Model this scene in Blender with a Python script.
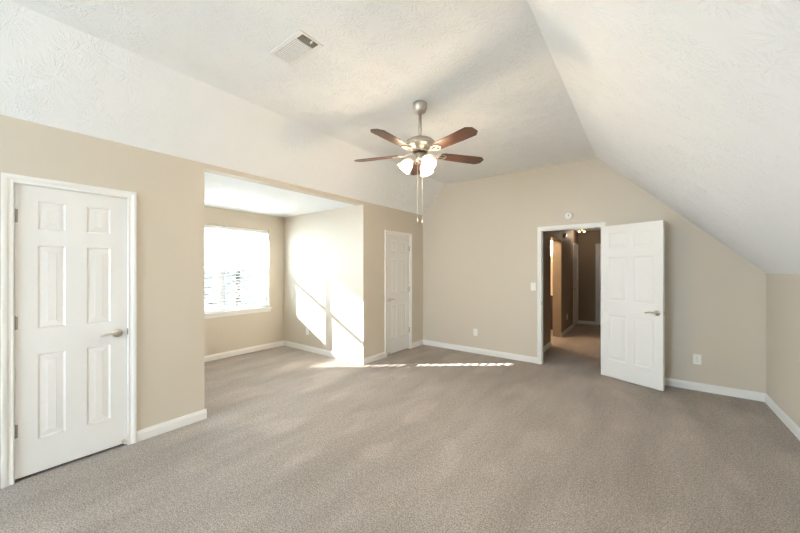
import bpy, bmesh, math, random
from mathutils import Vector, Matrix

random.seed(4)
for o in list(bpy.data.objects):
    bpy.data.objects.remove(o)
SC = bpy.context.scene
COL = SC.collection

# ------------------------------------------------------------------ camera
CAM_H = 1.46
cam_d = bpy.data.cameras.new('camera')
cam = bpy.data.objects.new('camera', cam_d)
COL.objects.link(cam)
cam.location = (0, 0, CAM_H)
cam.rotation_euler = (math.radians(90), 0, math.radians(37.1))
cam_d.sensor_width = 36.0
cam_d.lens = 323.8 / 800 * 36.0
cam_d.shift_y = 2.1 / 800
cam_d.clip_start = 0.02
SC.camera = cam

# ------------------------------------------------------------------ world, sun, exposure
SKY = 15.0
SUN = 30.0
w = bpy.data.worlds.new('sky')
SC.world = w
w.use_nodes = True
nt = w.node_tree
nt.nodes.clear()
wo = nt.nodes.new('ShaderNodeOutputWorld')
bg = nt.nodes.new('ShaderNodeBackground')
tc = nt.nodes.new('ShaderNodeTexCoord')
sp = nt.nodes.new('ShaderNodeSeparateXYZ')
rp = nt.nodes.new('ShaderNodeValToRGB')
rp.color_ramp.elements[0].position = 0.0
rp.color_ramp.elements[0].color = (0.70, 0.84, 1.0, 1)
rp.color_ramp.elements[1].position = 0.9
rp.color_ramp.elements[1].color = (0.58, 0.77, 1.0, 1)
nt.links.new(tc.outputs['Generated'], sp.inputs[0])
nt.links.new(sp.outputs['Z'], rp.inputs[0])
nt.links.new(rp.outputs[0], bg.inputs[0])
bg.inputs[1].default_value = SKY
nt.links.new(bg.outputs[0], wo.inputs[0])

sd = bpy.data.lights.new('sun', 'SUN')
sun = bpy.data.objects.new('sun', sd)
COL.objects.link(sun)
sd.energy = SUN
sd.angle = math.radians(0.2)
sd.color = (1.0, 0.97, 0.95)
sun_dir = Vector((1.0, 0.80, -0.52)).normalized()
sun.rotation_euler = sun_dir.to_track_quat('-Z', 'Y').to_euler()
sun.location = (-14, -9, 8)

# daylight portals: they only guide sampling of the sky through the openings
def portal(name, loc, rot, sx, sy):
    d = bpy.data.lights.new(name, 'AREA')
    d.shape = 'RECTANGLE'
    d.size, d.size_y = sx, sy
    d.cycles.is_portal = True
    o = bpy.data.objects.new(name, d)
    COL.objects.link(o)
    o.location = loc
    o.rotation_euler = rot
R = math.radians
portal('sky_portal', (-5.70, 2.49, 1.45), (0, R(-90), 0), 1.5, 1.65)
portal('sky_portal.001', (-2.25, -3.7, 1.55), (R(90), 0, 0), 2.0, 1.5)

vs = SC.view_settings
SC.display_settings.display_device = 'sRGB'
vs.view_transform = 'Standard'
vs.look = 'None'
vs.gamma = 1.0
vs.use_curve_mapping = False
vs.exposure = 1.28

# ------------------------------------------------------------------ room numbers
UL, VB, UR = -3.419, 5.251, 1.061          # left wall, back wall, right knee wall
HL, HC, HR = 2.4855, 3.011, 1.41           # ceiling heights
UC0, UC1 = -2.932, -0.542
VR = -3.5                                  # rear wall
AU, AV0, AV1, AH = -5.49, 1.366, 3.595, 2.435   # alcove
HU, HV, HH = -1.42, 9.70, 2.44             # hall left wall, end wall, height
HUR = -0.30
T = 0.12

# ------------------------------------------------------------------ material helpers
def srgb(r, g, b):
    f = lambda c: (c / 255 / 12.92) if c / 255 <= 0.04045 else ((c / 255 + 0.055) / 1.055) ** 2.4
    return (f(r), f(g), f(b), 1)

def mat(name, col, rough=0.5, metal=0.0, spec=0.5, emit=None, estr=0.0):
    m = bpy.data.materials.new(name)
    m.use_nodes = True
    p = m.node_tree.nodes['Principled BSDF']
    p.inputs['Base Color'].default_value = col
    p.inputs['Roughness'].default_value = rough
    p.inputs['Metallic'].default_value = metal
    p.inputs['Specular IOR Level'].default_value = spec
    if emit:
        p.inputs['Emission Color'].default_value = emit
        p.inputs['Emission Strength'].default_value = estr
    return m

class N:
    """tiny node-graph helper"""
    def __init__(s, m):
        s.t = m.node_tree
        s.p = s.t.nodes['Principled BSDF']
    def new(s, kind, **kw):
        n = s.t.nodes.new(kind)
        for k, v in kw.items():
            setattr(n, k, v)
        return n
    def link(s, a, b):
        s.t.links.new(a, b)
    def math(s, op, a, b=None):
        n = s.new('ShaderNodeMath', operation=op)
        for i, x in enumerate((a, b)):
            if x is None:
                continue
            if isinstance(x, (int, float)):
                n.inputs[i].default_value = x
            else:
                s.link(x, n.inputs[i])
        return n.outputs[0]
    def coords(s):
        return s.new('ShaderNodeNewGeometry').outputs['Position']
    def noise(s, vec, scale, detail=2, rough=0.5):
        n = s.new('ShaderNodeTexNoise')
        n.inputs['Scale'].default_value = scale
        n.inputs['Detail'].default_value = detail
        n.inputs['Roughness'].default_value = rough
        s.link(vec, n.inputs['Vector'])
        return n.outputs['Fac']
    def mapping(s, vec, rot=(0, 0, 0), scale=(1, 1, 1)):
        n = s.new('ShaderNodeMapping')
        n.inputs['Rotation'].default_value = rot
        n.inputs['Scale'].default_value = scale
        s.link(vec, n.inputs['Vector'])
        return n.outputs[0]
    def ramp(s, fac, stops):
        n = s.new('ShaderNodeValToRGB')
        el = n.color_ramp.elements
        while len(el) < len(stops):
            el.new(0.5)
        for e, (p, c) in zip(el, stops):
            e.position = p
            e.color = c if len(c) == 4 else (*c, 1)
        s.link(fac, n.inputs[0])
        return n.outputs[0]
    def bump(s, h, strength, dist):
        n = s.new('ShaderNodeBump')
        n.inputs['Strength'].default_value = strength
        n.inputs['Distance'].default_value = dist
        s.link(h, n.inputs['Height'])
        s.link(n.outputs[0], s.p.inputs['Normal'])

# wall paint: eggshell beige with faint roller texture
M = {}
def wall_paint(name, col):
    m = mat(name, col, 0.55, spec=0.3)
    n = N(m)
    c = n.coords()
    n.bump(n.noise(c, 140, 3), 0.12, 0.002)
    return m
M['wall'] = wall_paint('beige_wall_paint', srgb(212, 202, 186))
M['wall_shade'] = wall_paint('beige_wall_hall_shade', srgb(146, 132, 114))  # same beige paint, with the hall's shade darkened into the colour

# ceiling: crow's-foot stomped plaster
m = mat('stomp_plaster', srgb(242, 243, 243), 0.6, spec=0.35)
n = N(m)
c = n.coords()
hts = []
for k, (sc, off) in enumerate(((4.4, 0.0), (5.4, 7.3))):
    mp = n.new('ShaderNodeMapping')
    mp.inputs['Location'].default_value = (off, off * 0.7, 0)
    n.link(c, mp.inputs['Vector'])
    vo = n.new('ShaderNodeTexVoronoi', voronoi_dimensions='2D')
    vo.inputs['Scale'].default_value = sc
    vo.inputs['Randomness'].default_value = 0.9
    n.link(mp.outputs[0], vo.inputs['Vector'])
    sb = n.new('ShaderNodeVectorMath', operation='SUBTRACT')
    n.link(mp.outputs[0], sb.inputs[0])
    n.link(vo.outputs['Position'], sb.inputs[1])
    sx = n.new('ShaderNodeSeparateXYZ')
    n.link(sb.outputs[0], sx.inputs[0])
    ang = n.math('ARCTAN2', sx.outputs['Y'], sx.outputs['X'])
    cb = n.new('ShaderNodeCombineXYZ')
    n.link(n.math('MULTIPLY', ang, 3.4), cb.inputs['X'])
    n.link(n.math('MULTIPLY', vo.outputs['Distance'], 2.2), cb.inputs['Y'])
    sc2 = n.new('ShaderNodeSeparateColor')
    n.link(vo.outputs['Color'], sc2.inputs[0])
    n.link(n.math('MULTIPLY', sc2.outputs[0], 40.0), cb.inputs['Z'])
    st = n.noise(cb.outputs[0], 1.6, 2, 0.6)
    ridge = n.ramp(st, [(0.50, (0, 0, 0)), (0.62, (1, 1, 1)), (0.74, (0.2, 0.2, 0.2))])
    fade = n.ramp(vo.outputs['Distance'], [(0.04, (0.2, 0.2, 0.2)), (0.18, (1, 1, 1)), (0.60, (0, 0, 0))])
    hts.append(n.math('MULTIPLY', ridge, fade))
h = n.math('MAXIMUM', hts[0], hts[1])
h = n.math('ADD', h, n.math('MULTIPLY', n.noise(c, 60, 2), 0.12))
n.bump(h, 0.48, 0.008)
M['ceiling'] = m

# carpet: cut pile with brushed patches
m = mat('taupe_carpet', srgb(150, 138, 126), 0.95, spec=0.05)
n = N(m)
c = n.coords()
fine = n.noise(c, 120, 3, 0.75)
mid = n.noise(c, 38, 2, 0.6)
streak = n.noise(n.mapping(c, (0, 0, R(-38)), (2.3, 0.55, 1)), 1.25, 3, 0.55)
patch = n.noise(n.mapping(c, (0, 0, R(28)), (1.6, 0.9, 1)), 1.9, 1, 0.4)
f1 = n.ramp(fine, [(0.34, (0.40, 0.40, 0.40)), (0.66, (1.55, 1.55, 1.55))])
f2 = n.ramp(mid, [(0.3, (0.88, 0.88, 0.88)), (0.7, (1.12, 1.12, 1.12))])
f3 = n.ramp(streak, [(0.36, (0.89, 0.88, 0.87)), (0.64, (1.10, 1.10, 1.10))])
f4 = n.ramp(patch, [(0.54, (1, 1, 1)), (0.66, (1.13, 1.13, 1.13))])
base = n.new('ShaderNodeRGB')
base.outputs[0].default_value = srgb(175, 165, 155)
cur = base.outputs[0]
for f in (f1, f2, f3, f4):
    mx = n.new('ShaderNodeMix', data_type='RGBA', blend_type='MULTIPLY')
    mx.inputs['Factor'].default_value = 1
    n.link(cur, mx.inputs['A'])
    n.link(f, mx.inputs['B'])
    cur = mx.outputs['Result']
n.link(cur, n.p.inputs['Base Color'])
n.p.inputs['Sheen Weight'].default_value = 0.15
n.bump(n.math('ADD', fine, n.math('MULTIPLY', mid, 0.6)), 0.9, 0.012)
M['carpet'] = m

M['trim'] = mat('white_semigloss_trim', srgb(237, 235, 231), 0.38)
M['door'] = mat('white_door_paint', srgb(233, 231, 227), 0.38)
M['vinyl'] = mat('white_vinyl', srgb(243, 243, 241), 0.4)
M['plate'] = mat('white_plastic', srgb(242, 240, 235), 0.35)
M['slot'] = mat('dark_slot', srgb(40, 37, 34), 0.6)
m = mat('brushed_nickel', srgb(206, 198, 187), 0.38, 1.0)
M['nickel'] = m
M['dark_metal'] = mat('dark_metal', srgb(70, 62, 54), 0.4, 0.8)
M['steel'] = mat('satin_steel_hinge', srgb(168, 162, 154), 0.35, 1.0)
M['rubber'] = mat('rubber_tip', srgb(225, 222, 214), 0.7)
M['ivory'] = mat('chain_ivory', srgb(226, 216, 200), 0.4)
M['void'] = mat('duct_dark', srgb(96, 84, 72), 0.9)

# walnut blades
m = mat('walnut_blade', srgb(96, 52, 36), 0.35)
n = N(m)
tco = n.new('ShaderNodeTexCoord').outputs['Object']
g = n.noise(n.mapping(tco, (0, 0, 0), (1.2, 22, 4)), 3.0, 4, 0.6)
n.link(n.ramp(g, [(0.3, srgb(50, 32, 26)), (0.7, srgb(92, 60, 46))]), n.p.inputs['Base Color'])
M['walnut'] = m

# frosted shade glass: glows from the bulb within
m = mat('frosted_shade', (1, 0.93, 0.82, 1), 0.4, emit=(1.0, 0.80, 0.56, 1), estr=3.2)
M['shade'] = m
M['bulb'] = mat('lit_bulb', (1, 1, 1, 1), 0.4, emit=(1.0, 0.74, 0.45, 1), estr=60)

# slats: thin translucent vinyl
m = bpy.data.materials.new('blind_slat')
m.use_nodes = True
t = m.node_tree
t.nodes.clear()
mo = t.nodes.new('ShaderNodeOutputMaterial')
d1 = t.nodes.new('ShaderNodeBsdfDiffuse')
d2 = t.nodes.new('ShaderNodeBsdfTranslucent')
mx = t.nodes.new('ShaderNodeMixShader')
d1.inputs[0].default_value = (0.60, 0.60, 0.59, 1)
d2.inputs[0].default_value = (0.9, 0.88, 0.84, 1)
mx.inputs[0].default_value = 0.04
t.links.new(d1.outputs[0], mx.inputs[1])
t.links.new(d2.outputs[0], mx.inputs[2])
t.links.new(mx.outputs[0], mo.inputs[0])
M['slat'] = m

def clear_mat(name, tcol, gloss, rough):
    m = bpy.data.materials.new(name)
    m.use_nodes = True
    t = m.node_tree
    t.nodes.clear()
    mo = t.nodes.new('ShaderNodeOutputMaterial')
    a = t.nodes.new('ShaderNodeBsdfTransparent')
    b = t.nodes.new('ShaderNodeBsdfGlossy')
    mx = t.nodes.new('ShaderNodeMixShader')
    a.inputs[0].default_value = tcol
    b.inputs['Roughness'].default_value = rough
    mx.inputs[0].default_value = gloss
    t.links.new(a.outputs[0], mx.inputs[1])
    t.links.new(b.outputs[0], mx.inputs[2])
    t.links.new(mx.outputs[0], mo.inputs[0])
    return m
M['glass'] = clear_mat('window_glass', (0.94, 0.96, 0.95, 1), 0.05, 0.02)
M['screen'] = clear_mat('insect_screen', (0.62, 0.62, 0.62, 1), 0.0, 0.5)
M['mirror'] = mat('mirror_glass', (0.9, 0.9, 0.9, 1), 0.03, 1.0)
M['espresso'] = mat('espresso_wood', srgb(52, 36, 28), 0.4)
M['counter'] = mat('cultured_marble', srgb(236, 228, 214), 0.25)
M['grass'] = mat('paving', srgb(196, 194, 190), 0.9)
M['siding'] = mat('house_siding', srgb(205, 203, 199), 0.8)
M['roofing'] = mat('roof_shingle', srgb(140, 136, 130), 0.9)
M['pine'] = mat('pine_needles', srgb(150, 152, 146), 0.9)
M['bark'] = mat('tree_bark', srgb(84, 72, 60), 0.9)
M['pane_dark'] = mat('far_window_pane', srgb(70, 76, 84), 0.1)

# ------------------------------------------------------------------ mesh helpers
def bm_box(bm, lo, hi):
    x0, y0, z0 = lo
    x1, y1, z1 = hi
    v = [bm.verts.new(p) for p in ((x0, y0, z0), (x1, y0, z0), (x1, y1, z0), (x0, y1, z0),
                                   (x0, y0, z1), (x1, y0, z1), (x1, y1, z1), (x0, y1, z1))]
    for f in ((0, 3, 2, 1), (4, 5, 6, 7), (0, 1, 5, 4), (1, 2, 6, 5), (2, 3, 7, 6), (3, 0, 4, 7)):
        bm.faces.new([v[i] for i in f])
    return v

def bm_lathe(bm, prof, seg=32, mtx=None, close=True):
    """prof: list of (r, z)"""
    rings = []
    for r, z in prof:
        if r < 1e-5:
            rings.append([bm.verts.new((0, 0, z))])
        else:
            rings.append([bm.verts.new((r * math.cos(2 * math.pi * i / seg), r * math.sin(2 * math.pi * i / seg), z)) for i in range(seg)])
    for a, b in zip(rings, rings[1:]):
        for i in range(seg):
            j = (i + 1) % seg
            if len(a) == 1 and len(b) == 1:
                continue
            if len(a) == 1:
                bm.faces.new((a[0], b[i], b[j]))
            elif len(b) == 1:
                bm.faces.new((a[i], b[0], a[j]))
            else:
                bm.faces.new((a[i], b[i], b[j], a[j]))
    if mtx:
        vs_ = [v for r in rings for v in r]
        bmesh.ops.transform(bm, matrix=mtx, verts=vs_)

def bm_tube(bm, pts, rads, seg=12):
    pts = [Vector(p) for p in pts]
    rings = []
    for i, p in enumerate(pts):
        d = (pts[min(i + 1, len(pts) - 1)] - pts[max(i - 1, 0)]).normalized()
        up = Vector((0, 0, 1)) if abs(d.z) < 0.9 else Vector((1, 0, 0))
        a = d.cross(up).normalized()
        b = d.cross(a).normalized()
        r = rads[i] if isinstance(rads, (list, tuple)) else rads
        ra, rb = r if isinstance(r, tuple) else (r, r)
        rings.append([bm.verts.new(p + a * ra * math.cos(2 * math.pi * k / seg) + b * rb * math.sin(2 * math.pi * k / seg)) for k in range(seg)])
    for A, B in zip(rings, rings[1:]):
        for i in range(seg):
            j = (i + 1) % seg
            bm.faces.new((A[i], A[j], B[j], B[i]))
    bm.faces.new(rings[0])
    bm.faces.new(rings[-1])

def bm_prism(bm, poly, fn, a, b):
    """poly list of 2-D points; fn(p, t) -> 3-D"""
    A = [bm.verts.new(fn(p, a)) for p in poly]
    B = [bm.verts.new(fn(p, b)) for p in poly]
    k = len(poly)
    for i in range(k):
        j = (i + 1) % k
        bm.faces.new((A[i], A[j], B[j], B[i]))
    bm.faces.new(A)
    bm.faces.new(B)

def link(name, bm, material, parent=None, smooth=False, bevel=0.0, recalc=True):
    if recalc:
        bmesh.ops.recalc_face_normals(bm, faces=bm.faces)
    me = bpy.data.meshes.new(name)
    bm.to_mesh(me)
    bm.free()
    me.materials.append(material)
    if smooth:
        for p in me.polygons:
            p.use_smooth = True
    o = bpy.data.objects.new(name, me)
    COL.objects.link(o)
    if parent:
        o.parent = parent
    if bevel:
        b = o.modifiers.new('bevel', 'BEVEL')
        b.width = bevel
        b.segments = 2
        b.limit_method = 'ANGLE'
    if smooth:
        pass
    return o

def box(name, lo, hi, material, parent=None, bevel=0.0):
    bm = bmesh.new()
    bm_box(bm, lo, hi)
    return link(name, bm, material, parent, bevel=bevel)

def tag(o, label, cat, group=None, kind=None):
    o['label'] = label
    o['category'] = cat
    if group:
        o['group'] = group
    if kind:
        o['kind'] = kind
    return o

def empty(name, loc, rot=(0, 0, 0)):
    o = bpy.data.objects.new(name, None)
    o.empty_display_size = 0.1
    COL.objects.link(o)
    o.location = loc
    o.rotation_euler = rot
    return o

def copy_tree(o, parent=None):
    c = o.copy()
    COL.objects.link(c)
    c.parent = parent
    for ch in list(o.children):
        copy_tree(ch, c)
    return c

def struct(o, label=None, cat=None):
    o['kind'] = 'structure'
    if label:
        o['label'] = label
        o['category'] = cat
    return o

# wall panel with openings, one clean mesh
def panel(name, axis, p0, p1, a0, a1, z0, z1, holes, material, niches=()):
    """axis 0: wall lies in plane x, a = y ; axis 1: wall in plane y, a = x.
    p0..p1 thickness. holes (a0,a1,z0,z1) go through."""
    A = sorted({a0, a1, *[h[0] for h in holes], *[h[1] for h in holes]})
    Z = sorted({z0, z1, *[h[2] for h in holes], *[h[3] for h in holes]})
    A = [a for a in A if a0 <= a <= a1]
    Z = [z for z in Z if z0 <= z <= z1]
    solid = {}
    for i in range(len(A) - 1):
        for k in range(len(Z) - 1):
            am, zm = (A[i] + A[i + 1]) / 2, (Z[k] + Z[k + 1]) / 2
            solid[i, k] = not any(h[0] < am < h[1] and h[2] < zm < h[3] for h in holes)
    bm = bmesh.new()
    cache = {}
    def V(p, a, z):
        key = (round(p, 5), round(a, 5), round(z, 5))
        if key not in cache:
            cache[key] = bm.verts.new((p, a, z) if axis == 0 else (a, p, z))
        return cache[key]
    for (i, k), s in solid.items():
        if not s:
            continue
        b0, b1, c0, c1 = A[i], A[i + 1], Z[k], Z[k + 1]
        for p in (p0, p1):
            bm.faces.new((V(p, b0, c0), V(p, b1, c0), V(p, b1, c1), V(p, b0, c1)))
        for (di, dk, e) in ((-1, 0, ((b0, c0), (b0, c1))), (1, 0, ((b1, c0), (b1, c1))),
                            (0, -1, ((b0, c0), (b1, c0))), (0, 1, ((b0, c1), (b1, c1)))):
            if not solid.get((i + di, k + dk), False):
                (q0, r0), (q1, r1) = e
                bm.faces.new((V(p0, q0, r0), V(p0, q1, r1), V(p1, q1, r1), V(p1, q0, r0)))
    return link(name, bm, material)

# ------------------------------------------------------------------ structure
D1 = (0.170, 0.780, 0, 2.045)       # small door, left wall (clear opening)
D2 = (4.155, 4.809, 0, 2.045)
D3 = (-1.262, -0.482, 0, 2.045)     # doorway, back wall (x range)
G = 0.02                             # jamb thickness

struct(box('floor', (-5.75, VR - 0.15, -0.12), (1.25, HV + 0.2, 0.0), M['carpet']),
       'taupe cut pile carpet running through the room and alcove', 'carpet floor')

# left wall is two solid stretches with door niches, plus header over the alcove
wl = panel('wall_left', 0, UL - T, UL, VR, VB, 0, HL,
           [(D1[0] - G, D1[1] + G, -1, D1[3] + G), (AV0, AV1, -1, AH), (D2[0] - G, D2[1] + G, -1, D2[3] + G)], M['wall'])
struct(wl, 'beige wall with two white doors and the alcove opening', 'wall')
wb = panel('wall_back', 1, VB, VB + T, UL - T, UR + T, 0, 3.25, [(D3[0] - G, D3[1] + G, -1, D3[3] + G)], M['wall'])
struct(wb, 'beige gable wall holding the doorway to the hall', 'wall')
struct(box('wall_right', (UR, VR, 0), (UR + T, VB, HR), M['wall']), 'low beige knee wall under the sloped ceiling at right', 'wall')
RW = (-3.2, -1.3, 0.85, 2.25)
struct(panel('wall_rear', 1, VR - T, VR, UL - T, UR + T, 0, 3.25, [RW], M['wall']), 'beige wall behind the camera with an added fill light window', 'wall')

# main ceiling: left slope, flat, right slope
def ceil_fn(p, t):
    return (p[0], t, p[1])
bm = bmesh.new()
bm_prism(bm, [(UL, HL), (UC0, HC), (UC1, HC), (UR, HR), (UR + T, HR), (UR + T, HR + 0.12), (UC1, HC + 0.2), (UC0, HC + 0.2), (UL - T, HL + 0.2), (UL - T, HL)],
         ceil_fn, VR, VB)
struct(link('ceiling', bm, M['ceiling']), 'white stomp textured vaulted ceiling with two slopes', 'ceiling')

# alcove
AT = 0.16
WIN = (1.640, 3.280, 0.745, 2.158)
struct(panel('wall_alcove_window', 0, AU - AT, AU, AV0 - T, AV1 + T, 0, AH, [WIN], M['wall']), 'beige alcove wall around the double window', 'wall')
struct(box('wall_alcove_right', (AU, AV1, 0), (UL - T, AV1 + T, AH), M['wall']), 'beige alcove side wall with the sun patch', 'wall')
struct(box('wall_alcove_left', (AU, AV0 - T, 0), (UL - T, AV0, AH), M['wall']), 'beige alcove side wall nearer the camera', 'wall')
struct(box('ceiling_alcove', (AU - AT, AV0 - T, AH), (UL - T, AV1 + T, AH + 0.12), M['ceiling']), 'white textured ceiling of the alcove', 'ceiling')
# closet backs seal the door niches
struct(box('wall_closet', (UL - T - 0.05, D1[0] - 0.3, 0), (UL - T, AV0 - T, 2.3), M['wall']))
struct(box('wall_closet', (UL - T - 0.05, AV1 + T, 0), (UL - T, VB, 2.3), M['wall']))

# hall
BO = (6.60, 7.57, 0, 2.06)          # bathroom opening in the hall's left wall
DH = (9.03, 9.62, 0, 2.045)         # door at the hall's end, left wall
VH0 = VB + T
struct(panel('wall_hall_left', 0, HU - 0.17, HU, VH0, HV, 0, HH, [BO, (DH[0] - G, DH[1] + G, -1, DH[3] + G)], M['wall_shade']), 'shaded hall wall with bathroom opening', 'wall')
DE = (-0.96, -0.36, 0, 2.045)
struct(panel('wall_hall_end', 1, HV, HV + T, -3.0, HUR + T, 0, HH, [(DE[0] - G, DE[1] + G, -1, DE[3] + G)], M['wall_shade']), 'shaded wall closing the far end of the hall', 'wall')
struct(box('wall_hall_right', (HUR, VH0, 0), (HUR + T, HV, HH), M['wall_shade']), 'right wall of the hall', 'wall')
struct(box('ceiling_hall', (-3.0, VH0, HH), (HUR + T, HV + T, HH + 0.1), M['ceiling']), 'hall ceiling', 'ceiling')
struct(box('wall_hall_closet', (HU - 0.17 - 0.05, DH[0] - 0.2, 0), (HU - 0.17, HV, HH), M['wall_shade']))
struct(box('wall_hall_closet', (-1.4, HV + T, 0), (HUR + T, HV + T + 0.05, HH), M['wall_shade']))
# bathroom shell
struct(box('wall_bathroom_near', (-3.0, BO[0] - 0.35, 0), (HU - 0.17, BO[0] - 0.25, HH), M['wall']))
# far bathroom wall
struct(box('wall_bathroom_far', (-3.0, 8.72, 0), (HU - 0.17, 8.82, HH), M['wall']))
struct(box('wall_bathroom_left', (-3.1, BO[0] - 0.35, 0), (-3.0, 8.82, HH), M['wall']))

# baseboards (profiled)
BH, BT = 0.092, 0.015
BP = [(0, 0), (BT, 0), (BT, BH * 0.72), (BT * 0.75, BH * 0.80), (BT * 0.55, BH * 0.94), (BT * 0.35, BH), (0, BH)]
def baseboard(name, runs, label):
    """runs: (p, q, n) start, end in plan and inward normal"""
    bm = bmesh.new()
    for p, q, nrm in runs:
        p, q, nrm = Vector(p), Vector(q), Vector(nrm)
        def fn(pt, t, p=p, q=q, nrm=nrm):
            b = p.lerp(q, t)
            return (b.x + nrm.x * pt[0], b.y + nrm.y * pt[0], pt[1])
        bm_prism(bm, BP, fn, 0, 1)
    return struct(link(name, bm, M['trim']), label, 'baseboard')
CW = 0.057
baseboard('baseboard_left', [((UL, VR), (UL, D1[0] - CW), (1, 0)), ((UL, D1[1] + CW), (UL, AV0 + BT), (1, 0)),
                             ((UL, AV1 - BT), (UL, D2[0] - CW), (1, 0)), ((UL, D2[1] + CW), (UL, VB - BT), (1, 0))],
          'white baseboard along the wall with the two closed doors')
baseboard('baseboard_back', [((UL, VB), (D3[0] - CW, VB), (0, -1)), ((D3[1] + CW, VB), (UR, VB), (0, -1))],
          'white baseboard along the gable wall')
baseboard('baseboard_right', [((UR, VR), (UR, VB - BT), (-1, 0))], 'white baseboard along the knee wall')
baseboard('baseboard_alcove', [((AU, AV0 + BT), (AU, AV1 - BT), (1, 0)), ((AU, AV1), (UL, AV1), (0, -1)), ((AU, AV0), (UL, AV0), (0, 1))],
          'white baseboard round the window alcove')
baseboard('baseboard_hall', [((HU, VH0), (HU, BO[0]), (1, 0)), ((HU, BO[1]), (HU, DH[0] - CW), (1, 0)),
                             ((HU, HV), (DE[0] - CW, HV), (0, -1)), ((HUR, VH0), (HUR, HV), (-1, 0))],
          'white baseboard along the hall walls')

# casing + jamb round an opening
CP = [(0, 0), (0, 0.010), (0.008, 0.013), (0.014, 0.011), (0.024, 0.012), (0.034, 0.017), (0.044, 0.019), (0.057, 0.019), (0.057, 0)]
def casing(name, axis, plane, sgn, op, label, jamb=(0.0, 0.1)):
    a0, a1, _, top = op
    bm = bmesh.new()
    def P(a, z, t):
        return (plane + sgn * t, a, z) if axis == 0 else (a, plane + sgn * t, z)
    rings = []
    for off, t in CP:
        off -= 0.004
        rings.append([bm.verts.new(P(a0 - off, 0.0, t)), bm.verts.new(P(a0 - off, top + off, t)),
                      bm.verts.new(P(a1 + off, top + off, t)), bm.verts.new(P(a1 + off, 0.0, t))])
    for A, B in zip(rings, rings[1:] + rings[:1]):
        for i in range(3):
            bm.faces.new((A[i], A[i + 1], B[i + 1], B[i]))
    bm.faces.new([r[0] for r in rings])
    bm.faces.new([r[3] for r in rings])
    root = struct(link(name, bm, M['trim']), label, 'door frame')
    bm = bmesh.new()
    d0, d1 = sorted((plane - sgn * jamb[0], plane - sgn * jamb[1]))
    def B(a_lo, a_hi, z_lo, z_hi, e0=d0, e1=d1):
        if axis == 0:
            bm_box(bm, (e0, a_lo, z_lo), (e1, a_hi, z_hi))
        else:
            bm_box(bm, (a_lo, e0, z_lo), (a_hi, e1, z_hi))
    B(a0 - G, a0, 0, top)
    B(a1, a1 + G, 0, top)
    B(a0 - G, a1 + G, top, top + G)
    # stop bead
    s0, s1 = sorted((plane - sgn * 0.045, plane - sgn * 0.08))
    B(a0, a0 + 0.01, 0, top - 0.01, s0, s1)
    B(a1 - 0.01, a1, 0, top - 0.01, s0, s1)
    B(a0, a1, top - 0.01, top, s0, s1)
    link('jamb', bm, M['trim'], root)
    return root
casing('trim_1', 0, UL, 1, D1, 'white door casing round the nearer closed door', (0.0, 0.118))
casing('trim_2', 0, UL, 1, D2, 'white door casing round the farther closed door', (0.0, 0.118))
c3 = casing('trim_3', 1, VB, -1, D3, 'white door casing round the open doorway', (0.0, T))
casing('trim_4', 0, HU, 1, DH, 'white door casing on the left near the end of the hall', (0.0, 0.118))
casing('trim_5', 1, HV, -1, DE, 'white door casing on the end wall of the hall', (0.0, 0.118))

# ------------------------------------------------------------------ six panel door
def door_leaf_bm(wd, ht, th=0.035, st=0.105, mid=0.115):
    """local: x 0..wd, z 0..ht, front face at y=0 (facing -y), back at y=th"""
    pw = (wd - 2 * st - mid) / 2
    xs = [0, st, st + pw, st + pw + mid, wd - st, wd]
    zs = [0, 0.235, 0.83, 1.015, 1.60, 1.715, 1.915, ht]
    bm = bmesh.new()
    for side in (0, 1):
        yy = 0 if side == 0 else th
        sg = 1 if side == 0 else -1
        def V(x, z, d):
            return bm.verts.new((x, yy + sg * d, z))
        for i in range(5):
            for k in range(7):
                x0, x1, z0, z1 = xs[i], xs[i + 1], zs[k], zs[k + 1]
                ispanel = i in (1, 3) and k in (1, 3, 5)
                prof = [(0, 0)] if not ispanel else [(0, 0), (0.004, 0.003), (0.010, 0.005), (0.016, 0.005), (0.044, 0.0025), (0.047, 0.0015)]
                prev = None
                for ins, d in prof:
                    ring = [V(x0 + ins, z0 + ins, d), V(x1 - ins, z0 + ins, d), V(x1 - ins, z1 - ins, d), V(x0 + ins, z1 - ins, d)]
                    if prev:
                        for q in range(4):
                            bm.faces.new((prev[q], prev[(q + 1) % 4], ring[(q + 1) % 4], ring[q]))
                    prev = ring
                bm.faces.new(prev)
    # rim
    for a, b in (((0, 0), (wd, 0)), ((wd, 0), (wd, ht)), ((wd, ht), (0, ht)), ((0, ht), (0, 0))):
        bm.faces.new((bm.verts.new((a[0], 0, a[1])), bm.verts.new((b[0], 0, b[1])), bm.verts.new((b[0], th, b[1])), bm.verts.new((a[0], th, a[1]))))
    bmesh.ops.remove_doubles(bm, verts=bm.verts, dist=0.0002)
    return bm

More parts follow.
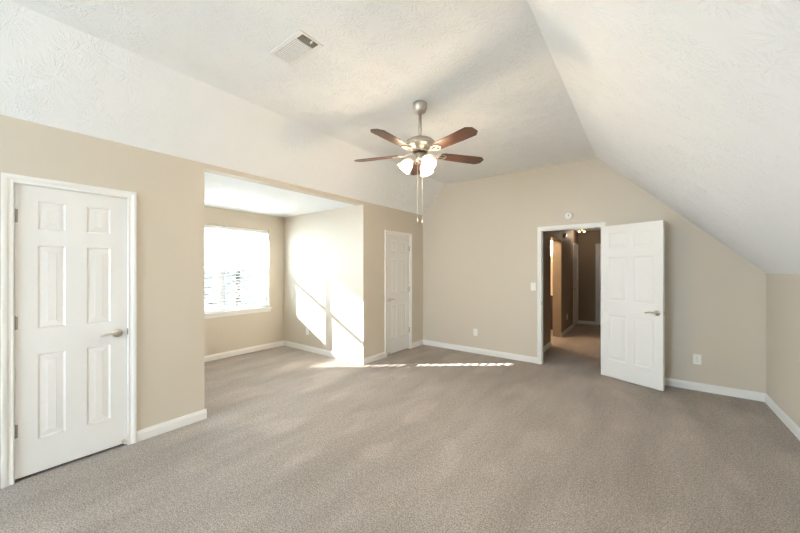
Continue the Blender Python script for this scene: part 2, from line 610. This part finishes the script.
def handle(parent, x, z, y, out, d, label='brushed nickel lever handle'):
    """out: -1 front (toward -y) or +1 back; d: lever direction along x"""
    bm = bmesh.new()
    rot = Matrix.Translation((x, y, z)) @ Matrix.Rotation(R(90) * (1 if out < 0 else -1), 4, 'X')
    bm_lathe(bm, [(0, 0), (0.033, 0), (0.034, 0.004), (0.031, 0.009), (0.022, 0.013), (0.013, 0.016), (0.012, 0.040), (0.015, 0.046), (0.0, 0.05)], 28, rot)
    root = link('door_handle', bm, M['nickel'], parent, smooth=True)
    root['label'] = label
    bm = bmesh.new()
    yo = y + out * 0.042
    pts = [(x, yo, z), (x + d * 0.02, yo + out * 0.006, z + 0.002), (x + d * 0.05, yo + out * 0.006, z + 0.006),
           (x + d * 0.08, yo + out * 0.002, z + 0.002), (x + d * 0.105, yo - out * 0.004, z - 0.006), (x + d * 0.115, yo - out * 0.008, z - 0.010)]
    bm_tube(bm, pts, [(0.010, 0.010), (0.009, 0.010), (0.007, 0.010), (0.006, 0.009), (0.0045, 0.008), (0.003, 0.005)], 12)
    link('lever', bm, M['nickel'], root, smooth=True)

def hinges(parent, x, y, zs):
    for z in zs:
        bm = bmesh.new()
        for k in range(5):
            bm_lathe(bm, [(0, 0), (0.0065, 0.0005), (0.0065, 0.0165), (0, 0.017)], 12, Matrix.Translation((x, y, z - 0.045 + 0.018 * k)))
        bm_lathe(bm, [(0, 0), (0.005, 0.001), (0.004, 0.006), (0, 0.008)], 10, Matrix.Translation((x, y, z + 0.045)))
        bm_box(bm, (x - 0.016, y + 0.002, z - 0.045), (x + 0.016, y + 0.005, z + 0.045))
        h_ = link('hinge', bm, M['steel'], parent)
        h_['label'] = 'satin steel hinge'

def door(name, wd, loc, rotz, handle_x, lever_d, hinge_x, label, back_handle=False, handle_z=0.915, hinge=True, st=0.105, mid=0.115):
    o = link(name, door_leaf_bm(wd, 2.018, 0.035, st, mid), M['door'])
    o.location = loc
    o.rotation_euler = (0, 0, rotz)
    struct(o, label, 'door')
    handle(o, handle_x, handle_z, 0.0, -1, lever_d)
    if back_handle:
        handle(o, handle_x, handle_z, 0.035, 1, lever_d)
    if hinge:
        hinges(o, hinge_x, -0.004, [0.325, 1.065, 1.80])
    return o
# local -y faces the room (+X): rotate +90deg about z => local x -> +Y, local -y -> +X
d1 = door('door_1', 0.600, (UL - 0.004, 0.176, 0.022), R(90), 0.600 - 0.062, -1, -0.002,
          'white six panel closet door nearest the camera, closed')
d2 = door('door_2', 0.644, (UL - 0.004, 4.160, 0.022), R(90), 0.062, 1, 0.646,
          'narrow looking white six panel door between alcove and corner, closed')
# open door on the hall doorway
ang = math.atan2(-0.275, 0.643)
d3 = door('door_3', 0.700, (-0.472, 5.184, 0.014), ang, 0.700 - 0.060, -1, 0, 'white six panel door standing open into the room',
          back_handle=True, hinge=False, st=0.092, mid=0.085)
bm = bmesh.new()
bm_box(bm, (0.6995, 0.006, 0.885), (0.7015, 0.029, 0.945))
bm_box(bm, (0.701, 0.012, 0.906), (0.709, 0.023, 0.924))
lp = link('latch', bm, M['nickel'], d3)
for z in (0.325, 1.065, 1.80):
    bm = bmesh.new()
    bm_lathe(bm, [(0, 0), (0.0065, 0), (0.0065, 0.09), (0, 0.09)], 12, Matrix.Translation((-0.008, 0.030, z - 0.045)))
    link('hinge', bm, M['steel'], d3)
d4 = door('door_4', 0.58, (HU - 0.004, DH[0] + 0.005, 0.022), R(90), 0.062, 1, 0, 'white door on the left at the end of the hall', hinge=False)
d5 = door('door_5', 0.62, (DE[0] + 0.005, HV + 0.004, 0.022), 0, 0.062, 1, 0, 'white door in the end wall of the hall', hinge=False)

# strike plates on the frames
def strike(lo, hi, parent):
    o = box('strike_plate', lo, hi, M['dark_metal'], parent)
    o['label'] = 'dark metal strike plate'
strike((UL - 0.004, D1[1] - 0.004, 0.915), (UL + 0.0115, D1[1] + 0.003, 0.965), bpy.data.objects['trim_1'])
strike((D3[0] - 0.001, VB + 0.006, 0.90), (D3[0] + 0.0025, VB + 0.032, 0.96), c3)

# door stops at the feet of the two closed doors (hinge-side rubber tipped bumpers)
def door_stop(y, d, label):
    e = empty('door_stop', (UL + 0.002, y, 0.045))
    bm = bmesh.new()
    bm_tube(bm, [(-0.004, 0, 0), (0.004, 0, 0)], 0.012, 14)
    link('mount', bm, M['nickel'], e, smooth=False)
    bm = bmesh.new()
    pts = []
    for i in range(80):
        a = i / 79
        pts.append((0.004 + 0.045 * a, 0.007 * math.cos(a * 40), 0.007 * math.sin(a * 40)))
    bm_tube(bm, pts, 0.0017, 6)
    link('spring', bm, M['nickel'], e, smooth=True)
    bm = bmesh.new()
    bm_tube(bm, [(0.047, 0, 0), (0.051, 0, 0), (0.060, 0, 0), (0.063, 0, 0)], [0.007, 0.0095, 0.0095, 0.006], 14)
    link('rubber_tip', bm, M['rubber'], e, smooth=True)
    tag(e, label, 'door stop')
door_stop(0.752, 1, 'small nickel spring door stop at the foot of the nearer closed door')
door_stop(4.20, 1, 'small nickel spring door stop at the foot of the farther closed door')

# ------------------------------------------------------------------ alcove window (two single-hung units)
win = empty('window_1', (AU - 0.10, 2.49, WIN[2]))
struct(win, 'white twin window in the alcove with closed sashes', 'window')
def wbox(name, lo, hi, material, parent=win, bevel=0):
    w0 = Vector((AU - 0.10, 2.49, WIN[2]))
    if parent is not win:
        w0 = w0
    return box(name, tuple(Vector(lo) - w0), tuple(Vector(hi) - w0), material, parent, bevel)
w0 = Vector((AU - 0.10, 2.49, WIN[2]))
def wb_multi(name, boxes, material, parent=win):
    bm = bmesh.new()
    for lo, hi in boxes:
        bm_box(bm, tuple(Vector(lo) - w0), tuple(Vector(hi) - w0))
    return link(name, bm, material, parent)
Y0, Y1, Z0, Z1 = WIN
x0, x1 = AU - 0.155, AU - 0.075
fr = wb_multi('window_frame', [((x0, Y0, Z0), (x1, Y0 + 0.025, Z1)), ((x0, Y1 - 0.025, Z0), (x1, Y1, Z1)),
                               ((x0, Y0 + 0.025, Z1 - 0.025), (x1, Y1 - 0.025, Z1)), ((x0, Y0 + 0.025, Z0), (x1, Y1 - 0.025, Z0 + 0.025)),
                               ((x0, 2.465, Z0 + 0.025), (x1, 2.515, Z1 - 0.025))], M['vinyl'])
MR = 1.455
for (ya, yb) in ((Y0 + 0.025, 2.465), (2.515, Y1 - 0.025)):
    for (za, zb, xs0, xs1, nm) in ((Z0 + 0.025, MR + 0.018, AU - 0.108, AU - 0.080, 'lower_sash'), (MR - 0.018, Z1 - 0.025, AU - 0.140, AU - 0.112, 'upper_sash')):
        s = wb_multi(nm, [((xs0, ya, za), (xs1, ya + 0.030, zb)), ((xs0, yb - 0.030, za), (xs1, yb, zb)),
                          ((xs0, ya + 0.030, za), (xs1, yb - 0.030, za + 0.036)), ((xs0, ya + 0.030, zb - 0.036), (xs1, yb - 0.030, zb))], M['vinyl'])
        xm = (xs0 + xs1) / 2
        wb_multi('pane', [((xm - 0.002, ya + 0.030, za + 0.036), (xm + 0.002, yb - 0.030, zb - 0.036))], M['glass'], s)
    sc_ = wb_multi('insect_screen', [((AU - 0.150, ya, Z0 + 0.025), (AU - 0.148, yb, MR))], M['screen'])
    sc_['label'] = 'grey insect screen over the lower sash'
# stool and apron
st_ = wb_multi('window_sill', [((AU - 0.075, Y0 + 0.001, Z0 - 0.003), (AU + 0.001, Y1 - 0.001, Z0 + 0.012)),
                               ((AU + 0.001, Y0 - 0.045, Z0 - 0.012), (AU + 0.040, Y1 + 0.045, Z0 + 0.012))], M['trim'])
wb_multi('apron', [((AU + 0.0005, Y0 - 0.03, Z0 - 0.068), (AU + 0.014, Y1 + 0.03, Z0 - 0.012))], M['trim'])

# unseen window added behind the camera to fill the room with daylight
rw = empty('fill_window', ((RW[0] + RW[1]) / 2, VR - 0.06, RW[2]))
struct(rw, 'added white window behind the camera for fill daylight', 'window')
r0 = rw.location.copy()
bm = bmesh.new()
n3 = 2
ws = (RW[1] - RW[0]) / n3
for k in range(n3 + 1):
    xx = RW[0] + ws * k
    a, b = max(xx - 0.03, RW[0]), min(xx + 0.03, RW[1])
    bm_box(bm, tuple(Vector((a, VR - 0.09, RW[2])) - r0), tuple(Vector((b, VR - 0.03, RW[3])) - r0))
for k in range(n3):
    a, b = RW[0] + ws * k + 0.03, RW[0] + ws * (k + 1) - 0.03
    for (za, zb) in ((RW[2], RW[2] + 0.04), (RW[3] - 0.04, RW[3]), (1.43, 1.47)):
        bm_box(bm, tuple(Vector((a, VR - 0.09, za)) - r0), tuple(Vector((b, VR - 0.03, zb)) - r0))
link('window_frame', bm, M['vinyl'], rw)
box('pane', tuple(Vector((RW[0] + 0.03, VR - 0.062, RW[2] + 0.04)) - r0), tuple(Vector((RW[1] - 0.03, VR - 0.058, RW[3] - 0.04)) - r0), M['glass'], rw)

# ------------------------------------------------------------------ blinds
def blind(ya, yb, ztop, zbot, label):
    xc = AU - 0.040
    root = empty('window_blind', (xc, (ya + yb) / 2, zbot))
    L = (yb - ya) / 2
    hr = box('headrail', (-0.028, -L, ztop - zbot - 0.042), (0.024, L, ztop - zbot - 0.002), M['vinyl'], root, bevel=0.003)
    box('valance', (0.026, -L, ztop - zbot - 0.058), (0.031, L, ztop - zbot - 0.002), M['vinyl'], root)
    box('bottom_rail', (-0.024, -L, 0.0), (0.024, L, 0.016), M['vinyl'], root, bevel=0.003)
    # slats: gently crowned strips, nearly open
    z = ztop - zbot - 0.075
    bm = bmesh.new()
    tilt = R(-8)
    nsl = 0
    while z > 0.035:
        prev = None
        for k in range(5):
            s = -1 + 2 * k / 4
            px = 0.0250 * s
            pz = 0.0028 * (1 - s * s)
            qx = px * math.cos(tilt) - pz * math.sin(tilt)
            qz = px * math.sin(tilt) + pz * math.cos(tilt)
            a = bm.verts.new((qx, -L, z + qz))
            b = bm.verts.new((qx, L, z + qz))
            if prev:
                bm.faces.new((prev[0], prev[1], b, a))
            prev = (a, b)
        z -= 0.0505
        nsl += 1
    sl = link('slats', bm, M['slat'], root, recalc=False)
    sl.modifiers.new('thick', 'SOLIDIFY').thickness = 0.0016
    for yy in (-L + 0.12, 0, L - 0.12):
        bm = bmesh.new()
        for xx in (-0.026, 0.026):
            bm_box(bm, (xx - 0.0008, yy - 0.0015, 0.012), (xx + 0.0008, yy + 0.0015, ztop - zbot - 0.05))
        link('ladder_cord', bm, M['vinyl'], root)
    bm = bmesh.new()
    bm_tube(bm, [(0.036, -L + 0.05, ztop - zbot - 0.05), (0.037, -L + 0.05, ztop - zbot - 0.40), (0.038, -L + 0.05, ztop - zbot - 0.75)], 0.004, 8)
    link('tilt_wand', bm, M['vinyl'], root)
    tag(root, label, 'blind', 'white slatted blinds in the alcove window')
blind(1.652, 2.478, 2.156, 0.765, 'white slatted blind over the left half of the alcove window, lowered further')
blind(2.502, 3.262, 2.156, 0.790, 'white slatted blind over the right half of the alcove window, ending just above sill')

# ------------------------------------------------------------------ ceiling fan
FX, FY = -1.69, 2.547
fan = empty('ceiling_fan', (FX, FY, 2.60))
tag(fan, 'brushed nickel ceiling fan with five walnut blades and three lit glass shades', 'ceiling fan')
yaw = R(37.1)
def lathe_part(name, prof, material, parent, mtx=None, seg=40, smooth=True):
    bm = bmesh.new()
    bm_lathe(bm, prof, seg, mtx)
    return link(name, bm, material, parent, smooth=smooth)
zc = HC - 2.60
lathe_part('canopy', [(0, zc), (0.066, zc), (0.067, zc - 0.02), (0.064, zc - 0.05), (0.052, zc - 0.078), (0.030, zc - 0.093), (0.017, zc - 0.097), (0, zc - 0.098)], M['nickel'], fan)
lathe_part('downrod', [(0, zc - 0.09), (0.0155, zc - 0.09), (0.0155, 0.10), (0, 0.10)], M['nickel'], fan, seg=20)
lathe_part('motor_housing', [(0, 0.105), (0.024, 0.104), (0.030, 0.090), (0.060, 0.085), (0.105, 0.072), (0.136, 0.050), (0.147, 0.030), (0.148, 0.016),
                             (0.138, 0.002), (0.112, -0.008), (0.080, -0.018), (0.072, -0.034), (0.074, -0.040), (0, -0.042)], M['nickel'], fan)
band = lathe_part('vent_band', [(0.073, -0.034), (0.068, -0.036), (0.066, -0.050), (0.045, -0.056), (0, -0.058)], M['dark_metal'], fan)
# light kit hub
lk = lathe_part('light_kit', [(0, -0.050), (0.040, -0.052), (0.046, -0.062), (0.040, -0.085), (0.046, -0.095), (0.046, -0.122), (0.036, -0.134), (0.020, -0.144), (0.010, -0.154), (0, -0.158)], M['nickel'], fan)

def blade_bm():
    # outline in local xy (x outwards)
    out = [(0.205, -0.045), (0.235, -0.057), (0.40, -0.063), (0.56, -0.068), (0.625, -0.069), (0.668, -0.034), (0.668, 0.034), (0.625, 0.069), (0.50, 0.067), (0.38, 0.062), (0.235, 0.056), (0.205, 0.045)]
    bm = bmesh.new()
    bm_prism(bm, out, lambda p, t: (p[0], p[1], t), -0.003, 0.003)
    bmesh.ops.transform(bm, matrix=Matrix.Rotation(R(-10), 4, 'X'), verts=bm.verts)
    return bm
def iron_bm():
    bm = bmesh.new()
    # curved arm from motor underside
    bm_tube(bm, [(0.060, 0, 0.020), (0.095, 0, 0.008), (0.130, 0, -0.004), (0.165, 0, -0.010)], [(0.016, 0.005), (0.012, 0.005), (0.010, 0.005), (0.014, 0.004)], 12)
    for s in (-1, 1):
        bm_tube(bm, [(0.155, 0, -0.010), (0.175, 0.022 * s, -0.010), (0.205, 0.036 * s, -0.009 - 0.007 * s), (0.240, 0.034 * s, -0.009 - 0.007 * s), (0.262, 0.016 * s, -0.009 - 0.003 * s), (0.268, 0, -0.009)],
                [(0.007, 0.0035)] * 6, 10)
    bm_tube(bm, [(0.160, 0, -0.010), (0.210, 0, -0.010), (0.270, 0, -0.009)], [(0.008, 0.0035)] * 3, 10)
    return bm
arm0 = blade0 = None
bz = -0.060
for k in range(5):
    a = yaw + R(90) - R(72 * k)
    blade = link('blade', blade_bm(), M['walnut'], fan) if k == 0 else None
    if k == 0:
        blade0 = blade
        iron0 = link('blade_arm', iron_bm(), M['nickel'], fan, smooth=True)
        b_, i_ = blade0, iron0
    else:
        b_ = blade0.copy(); COL.objects.link(b_); b_.parent = fan
        i_ = iron0.copy(); COL.objects.link(i_); i_.parent = fan
    b_.rotation_euler = (0, 0, a)
    b_.location = (0, 0, bz)
    i_.rotation_euler = (0, 0, a)
    i_.location = (0, 0, bz + 0.0)

# shades
SP = [(0.021, 0.0), (0.026, -0.006), (0.040, -0.020), (0.051, -0.042), (0.056, -0.066), (0.059, -0.088), (0.067, -0.106), (0.064, -0.107),
      (0.056, -0.088), (0.053, -0.066), (0.048, -0.042), (0.037, -0.021), (0.020, -0.006)]
for k, deg in enumerate((-90, 30, 150)):
    # deg measured from the away direction towards the right of the view
    a = yaw + R(90) - R(deg)
    dx, dy = math.cos(a), math.sin(a)
    bm = bmesh.new()
    bm_tube(bm, [(0.030 * dx, 0.030 * dy, -0.108), (0.058 * dx, 0.058 * dy, -0.106), (0.080 * dx, 0.080 * dy, -0.119)], 0.008, 12)
    arm = link('lamp_arm', bm, M['nickel'], lk, smooth=True)
    base = Vector((0.078 * dx, 0.078 * dy, -0.116))
    tilt = Matrix.Rotation(R(-42), 4, Vector((-dy, dx, 0)))
    mt = Matrix.Translation(base) @ tilt
    bm = bmesh.new()
    bm_lathe(bm, [(0, 0.012), (0.018, 0.010), (0.027, 0.0), (0.027, -0.014), (0.022, -0.016), (0, -0.016)], 24, mt)
    link('shade_fitter', bm, M['nickel'], arm, smooth=True)
    bm = bmesh.new()
    bm_lathe(bm, SP, 32, mt @ Matrix.Translation((0, 0, -0.010)))
    sh = link('lamp_shade', bm, M['shade'], fan, smooth=True)
    sh['label'] = 'lit frosted glass bell shade'
    bm = bmesh.new()
    bm_lathe(bm, [(0, -0.024), (0.012, -0.026), (0.014, -0.040), (0.026, -0.062), (0.028, -0.078), (0.020, -0.095), (0, -0.102)], 20, mt)
    link('bulb', bm, M['bulb'], sh, smooth=True)
    # the bulb's light leaving the shade's mouth
    ld = bpy.data.lights.new('bulb_light', 'POINT')
    ld.energy = 7.0
    ld.color = (1.0, 0.76, 0.50)
    ld.shadow_soft_size = 0.05
    lo = bpy.data.objects.new('bulb_light', ld)
    COL.objects.link(lo)
    lo.parent = fan
    lo.location = (mt @ Matrix.Translation((0, 0, -0.135))).to_translation()

# pull chains
for dxp, zend in ((-0.022, -0.665), (0.022, -0.675)):
    cx, cy = dxp * math.cos(yaw), dxp * math.sin(yaw)
    bm = bmesh.new()
    z = -0.140
    bm_tube(bm, [(cx, cy, z), (cx, cy, zend)], 0.0010, 6)
    while z > zend:
        bm_lathe(bm, [(0, 0.0016), (0.0016, 0), (0, -0.0016)], 6, Matrix.Translation((cx, cy, z)))
        z -= 0.008
    ch = link('pull_chain', bm, M['ivory'], fan)
    bm = bmesh.new()
    bm_lathe(bm, [(0, 0), (0.003, -0.002), (0.006, -0.018), (0.0065, -0.030), (0.003, -0.040), (0, -0.041)], 12, Matrix.Translation((cx, cy, zend)))
    link('pull_fob', bm, M['ivory'], ch, smooth=True)

# ------------------------------------------------------------------ ceiling register
vent = empty('ceiling_vent', (-1.973, 1.380, HC))
tag(vent, 'white metal ceiling register with a dark open bank of louvres', 'air vent')
hw, hd = 0.190, 0.096
bm = bmesh.new()
for (ax0, ay0, ax1, ay1) in ((-hw, -hd, hw, -hd + 0.03), (-hw, hd - 0.03, hw, hd), (-hw, -hd + 0.03, -hw + 0.03, hd - 0.03), (hw - 0.016, -hd + 0.03, hw, hd - 0.03)):
    bm_box(bm, (ax0, ay0, -0.006), (ax1, ay1, -0.0005))
bm_box(bm, (0.100, -hd + 0.03, -0.006), (0.106, hd - 0.03, -0.0015))
link('frame', bm, M['trim'], vent)
box('duct_opening', (-hw + 0.03, -hd + 0.03, -0.0012), (hw - 0.016, hd - 0.03, -0.0004), M['void'], vent)
yy = -hd + 0.034
bm = bmesh.new()
while yy < hd - 0.036:
    # tilted louvres along x in the main bank
    vsb = bm_box(bm, (-hw + 0.03, -0.0047, -0.0006), (0.100, 0.0047, 0.0006))
    bmesh.ops.transform(bm, matrix=Matrix.Translation((0, yy + 0.005, -0.0045)) @ Matrix.Rotation(R(-20), 4, 'X'), verts=vsb)
    yy += 0.0135
link('louvres', bm, M['trim'], vent)
bm = bmesh.new()
xx = 0.112
while xx < hw - 0.018:
    vsb = bm_box(bm, (-0.0022, -hd + 0.03, -0.0006), (0.0022, hd - 0.03, 0.0006))
    bmesh.ops.transform(bm, matrix=Matrix.Translation((xx, 0, -0.004)) @ Matrix.Rotation(R(60), 4, 'Y'), verts=vsb)
    xx += 0.0125
link('louvres', bm, M['trim'], vent)
box('damper_lever', (0.150, 0.012, -0.016), (0.172, 0.018, -0.004), M['trim'], vent)

# ------------------------------------------------------------------ smoke detector, switch, outlets
def disc_detector(loc, rot, label, r=0.052):
    e = empty('smoke_detector', loc, rot)
    lathe_part('base', [(0, 0), (r, 0), (r, 0.008), (r * 0.97, 0.010), (0, 0.010)], M['plate'], e)
    lathe_part('cover', [(0, 0.010), (r * 0.93, 0.010), (r * 0.93, 0.020), (r * 0.85, 0.030), (r * 0.55, 0.034), (r * 0.5, 0.031), (r * 0.42, 0.031), (r * 0.38, 0.036), (0, 0.037)], M['plate'], e)
    lathe_part('test_button', [(0, 0.036), (r * 0.16, 0.037), (r * 0.14, 0.0405), (0, 0.041)], mat('grey_button', srgb(150, 148, 145), 0.4), e)
    tag(e, label, 'smoke detector')
    return e
disc_detector((-0.882, VB, 2.23), (R(90), 0, 0), 'round white smoke detector on the gable wall above the doorway')

def outlet(loc, rotz, label, group=None):
    """local: plate faces -y"""
    e = empty('wall_outlet', loc, (0, 0, rotz))
    bm = bmesh.new()
    bm_box(bm, (-0.037, -0.006, -0.060), (0.037, 0, 0.060))
    link('cover_plate', bm, M['plate'], e, bevel=0.003)
    for s in (-1, 1):
        bm = bmesh.new()
        poly = []
        for k in range(24):
            a = 2 * math.pi * k / 24
            poly.append((0.0172 * math.cos(a), max(-0.0135, min(0.0135, 0.0172 * math.sin(a)))))
        bm_prism(bm, poly, lambda p, t, s=s: (p[0], t, p[1] + s * 0.0205), -0.0085, -0.005)
        rc = link('receptacle', bm, M['plate'], e)
        bm = bmesh.new()
        for (cx, cz, w_, h_) in ((-0.0065, 0.003, 0.0018, 0.0075), (0.0065, 0.003, 0.0018, 0.0060), (0, -0.0075, 0.0035, 0.0035)):
            bm_box(bm, (cx - w_ / 2, -0.0089, s * 0.0205 + cz - h_ / 2), (cx + w_ / 2, -0.0084, s * 0.0205 + cz + h_ / 2))
        link('slots', bm, M['slot'], rc)
    bm = bmesh.new()
    bm_lathe(bm, [(0, 0.0062), (0.003, 0.0062), (0.003, 0.0074), (0, 0.0078)], 12, Matrix.Rotation(R(90), 4, 'X'))
    link('screw', bm, M['steel'], e)
    tag(e, label, 'wall outlet', group)
    return e
outlet((-2.335, VB, 0.362), 0, 'white wall outlet left of the doorway on the gable wall')
outlet((0.50, VB, 0.372), 0, 'white wall outlet beside the open door, near the knee wall')
outlet((-4.778, AV1, 0.345), 0, 'white wall outlet on the alcove side wall below the sun patch')
outlet((HU, 8.20, 0.36), R(90), 'white wall outlet inside the dim hall')

sw = empty('light_switch', (-1.38, VB, 1.182))
box('cover_plate', (-0.036, -0.006, -0.060), (0.036, 0, 0.060), M['plate'], sw, bevel=0.003)
bm = bmesh.new()
bm_prism(bm, [(-0.006, -0.011), (-0.006, 0.011), (-0.017, 0.007), (-0.015, 0.001)], lambda p, t: (t, p[0], p[1]), -0.005, 0.005)
link('toggle', bm, M['plate'], sw)
bm = bmesh.new()
bm.free()
for s in (-1, 1):
    bm = bmesh.new()
    bm_lathe(bm, [(0, 0.0062), (0.003, 0.0062), (0.003, 0.0074), (0, 0.0078)], 12, Matrix.Translation((0, 0, s * 0.030)) @ Matrix.Rotation(R(90), 4, 'X'))
    link('screw', bm, M['steel'], sw)

tag(sw, 'white toggle light switch on the gable wall left of the doorway', 'light switch')

# ------------------------------------------------------------------ hall fittings
hl = empty('hall_ceiling_light', (-1.22, 8.9, HH))
tag(hl, 'small brass hall ceiling light with two glowing bulbs', 'ceiling light')
M['brass'] = mat('aged_brass', srgb(190, 150, 96), 0.3, 1.0)
lathe_part('base', [(0, 0), (0.06, 0), (0.058, -0.012), (0.02, -0.03), (0.012, -0.05), (0, -0.05)], M['brass'], hl)
M['hallbulb'] = mat('hall_bulb', (1, 1, 1, 1), 0.4, emit=(1.0, 0.78, 0.55, 1), estr=5)
for s in (-1, 1):
    bm = bmesh.new()
    dxx, dyy = s * 0.05 * math.cos(yaw), s * 0.05 * math.sin(yaw)
    bm_tube(bm, [(0, 0, -0.04), (dxx * 0.7, dyy * 0.7, -0.055), (dxx * 1.1, dyy * 1.1, -0.07)], [0.008, 0.011, 0.02], 10)
    arm = link('lamp_arm', bm, M['brass'], hl)
    bm = bmesh.new()
    bm_lathe(bm, [(0, 0.018), (0.018, 0.008), (0.022, -0.004), (0.012, -0.018), (0, -0.02)], 14, Matrix.Translation((dxx * 1.25, dyy * 1.25, -0.085)))
    link('bulb', bm, M['hallbulb'], arm, smooth=True)

ld = bpy.data.lights.new('hall_bulb', 'POINT')
ld.energy = 1.6
ld.color = (1.0, 0.80, 0.60)
ld.shadow_soft_size = 0.05
lo = bpy.data.objects.new('hall_bulb', ld)
COL.objects.link(lo)
lo.parent = hl
lo.location = (0, 0, -0.16)

chime = empty('door_chime', (HU, 7.95, 2.20))
box('case', (0, -0.07, -0.05), (0.035, 0.07, 0.05), mat('cream_plastic', srgb(214, 200, 178), 0.5), chime, bevel=0.006)
box('grille', (0.034, -0.05, -0.03), (0.037, 0.05, 0.03), M['plate'], chime)
tag(chime, 'small cream chime box high on the left hall wall', 'door chime')

van = empty('bathroom_vanity', (-2.24, 8.45, 0.03))
tag(van, 'dark wooden bathroom vanity with pale top seen through the hall opening', 'vanity')
box('cabinet', (-0.55, -0.26, 0.0), (0.62, 0.26, 0.80), M['espresso'], van, bevel=0.003)
box('countertop', (-0.56, -0.27, 0.80), (0.63, 0.265, 0.84), M['counter'], van, bevel=0.006)
for s in (0, 1, 2):
    dr = box('cabinet_door', (-0.53 + 0.385 * s, -0.275, 0.10), (-0.53 + 0.385 * s + 0.36, -0.258, 0.77), M['espresso'], van, bevel=0.003)
    box('knob', (-0.53 + 0.385 * s + 0.31, -0.295, 0.62), (-0.53 + 0.385 * s + 0.33, -0.273, 0.64), M['nickel'], dr)
mir = empty('wall_mirror', (-2.12, 8.72, 1.05))
box('mirror_glass', (-0.5, -0.008, 0.0), (0.15, -0.001, 0.85), M['mirror'], mir)
box('top_channel', (-0.5, -0.012, 0.85), (0.15, -0.001, 0.865), M['nickel'], mir)
tag(mir, 'frameless mirror on the bathroom wall above the vanity', 'mirror')
bl = empty('vanity_light', (-1.85, 8.72, 1.97))
box('backplate', (-0.04, -0.02, -0.10), (0.04, 0, 0.10), M['nickel'], bl, bevel=0.004)
M['sconce'] = mat('sconce_glass', (1, 1, 1, 1), 0.4, emit=(1.0, 0.72, 0.46, 1), estr=14)
bm = bmesh.new()
bm_tube(bm, [(0, -0.06, -0.19), (0, -0.06, -0.16), (0, -0.06, 0.16), (0, -0.06, 0.19)], [0.012, 0.021, 0.021, 0.012], 20)
link('glass_tube', bm, M['sconce'], bl, smooth=True)
tag(bl, 'glowing upright tube lamp on the bathroom wall', 'wall lamp')
ld = bpy.data.lights.new('vanity_bulb', 'POINT')
ld.energy = 4
ld.color = (1.0, 0.70, 0.44)
ld.shadow_soft_size = 0.05
lo = bpy.data.objects.new('vanity_bulb', ld)
COL.objects.link(lo)
lo.parent = bl
lo.location = (0, -0.16, 0.0)

bc = empty('bathroom_ceiling_light', (-2.15, 7.0, HH))
tag(bc, 'round warm ceiling light in the bathroom off the hall', 'ceiling light')
lathe_part('base', [(0, 0), (0.13, 0), (0.13, -0.02), (0, -0.02)], M['nickel'], bc)
lathe_part('glass_bowl', [(0.12, -0.02), (0.115, -0.05), (0.08, -0.075), (0, -0.085)], M['shade'], bc)
ld = bpy.data.lights.new('bathroom_bulb', 'POINT')
ld.energy = 26
ld.color = (1.0, 0.74, 0.50)
ld.shadow_soft_size = 0.06
lo = bpy.data.objects.new('bathroom_bulb', ld)
COL.objects.link(lo)
lo.parent = bc
lo.location = (0, 0, -0.16)

# ------------------------------------------------------------------ outside the window
struct(box('ground', (-60, -40, -3.3), (20, 60, -3.1), M['grass']), 'grey paved ground two storeys below the window', 'ground')
nb = empty('neighbour_house', (-23.0, 12.5, -3.1), (0, 0, R(28)))
tag(nb, 'pale neighbouring house seen faintly through the blinds', 'house')
box('wall', (-4, -5, 0), (4, 5, 4.6), M['siding'], nb)
bm = bmesh.new()
bm_prism(bm, [(-4.5, 4.6), (4.5, 4.6), (0, 7.2)], lambda p, t: (p[0], t, p[1]), -5.4, 5.4)
link('roof', bm, M['roofing'], nb)
for (yy, zz) in ((-3.2, 0.9), (0, 0.9), (3.2, 0.9), (-3.2, 3.0), (0, 3.0), (3.2, 3.0)):
    f_ = box('window_frame', (4.0, yy - 0.6, zz), (4.06, yy + 0.6, zz + 1.3), M['vinyl'], nb)
    box('pane', (4.06, yy - 0.5, zz + 0.1), (4.08, yy + 0.5, zz + 1.2), M['pane_dark'], f_)

def tree(x, y, h, r, label, seed):
    rnd = random.Random(seed)
    e = empty('evergreen_tree', (x, y, -3.1))
    bm = bmesh.new()
    bm_tube(bm, [(0, 0, 0), (0.05, 0, h * 0.5), (0, 0.03, h * 0.95)], [0.16, 0.10, 0.03], 10)
    link('trunk', bm, M['bark'], e)
    bm = bmesh.new()
    for k in range(420):
        t_ = rnd.random() ** 0.8
        zz = h * (0.28 + 0.72 * t_)
        rr = r * (1 - t_) ** 0.8 * rnd.uniform(0.15, 1.0) + 0.04
        a = rnd.uniform(0, 2 * math.pi)
        cx, cy = rr * math.cos(a), rr * math.sin(a)
        s = rnd.uniform(0.12, 0.30)
        vv = bmesh.ops.create_icosphere(bm, subdivisions=1, radius=s)['verts']
        bmesh.ops.transform(bm, matrix=Matrix.Translation((cx, cy, zz - rr * 0.25)) @ Matrix.Rotation(a, 4, 'Z') @ Matrix.Diagonal((1.5, 0.6, 0.35, 1)), verts=vv)
    link('foliage', bm, M['pine'], e)
    tag(e, label, 'tree')
tree(-14.2, 7.0, 7.6, 1.3, 'tall dark evergreen outside, faint through the right blind', 1)
tree(-12.0, 4.75, 4.6, 1.2, 'shorter dark evergreen outside, faint through the left blind', 2)
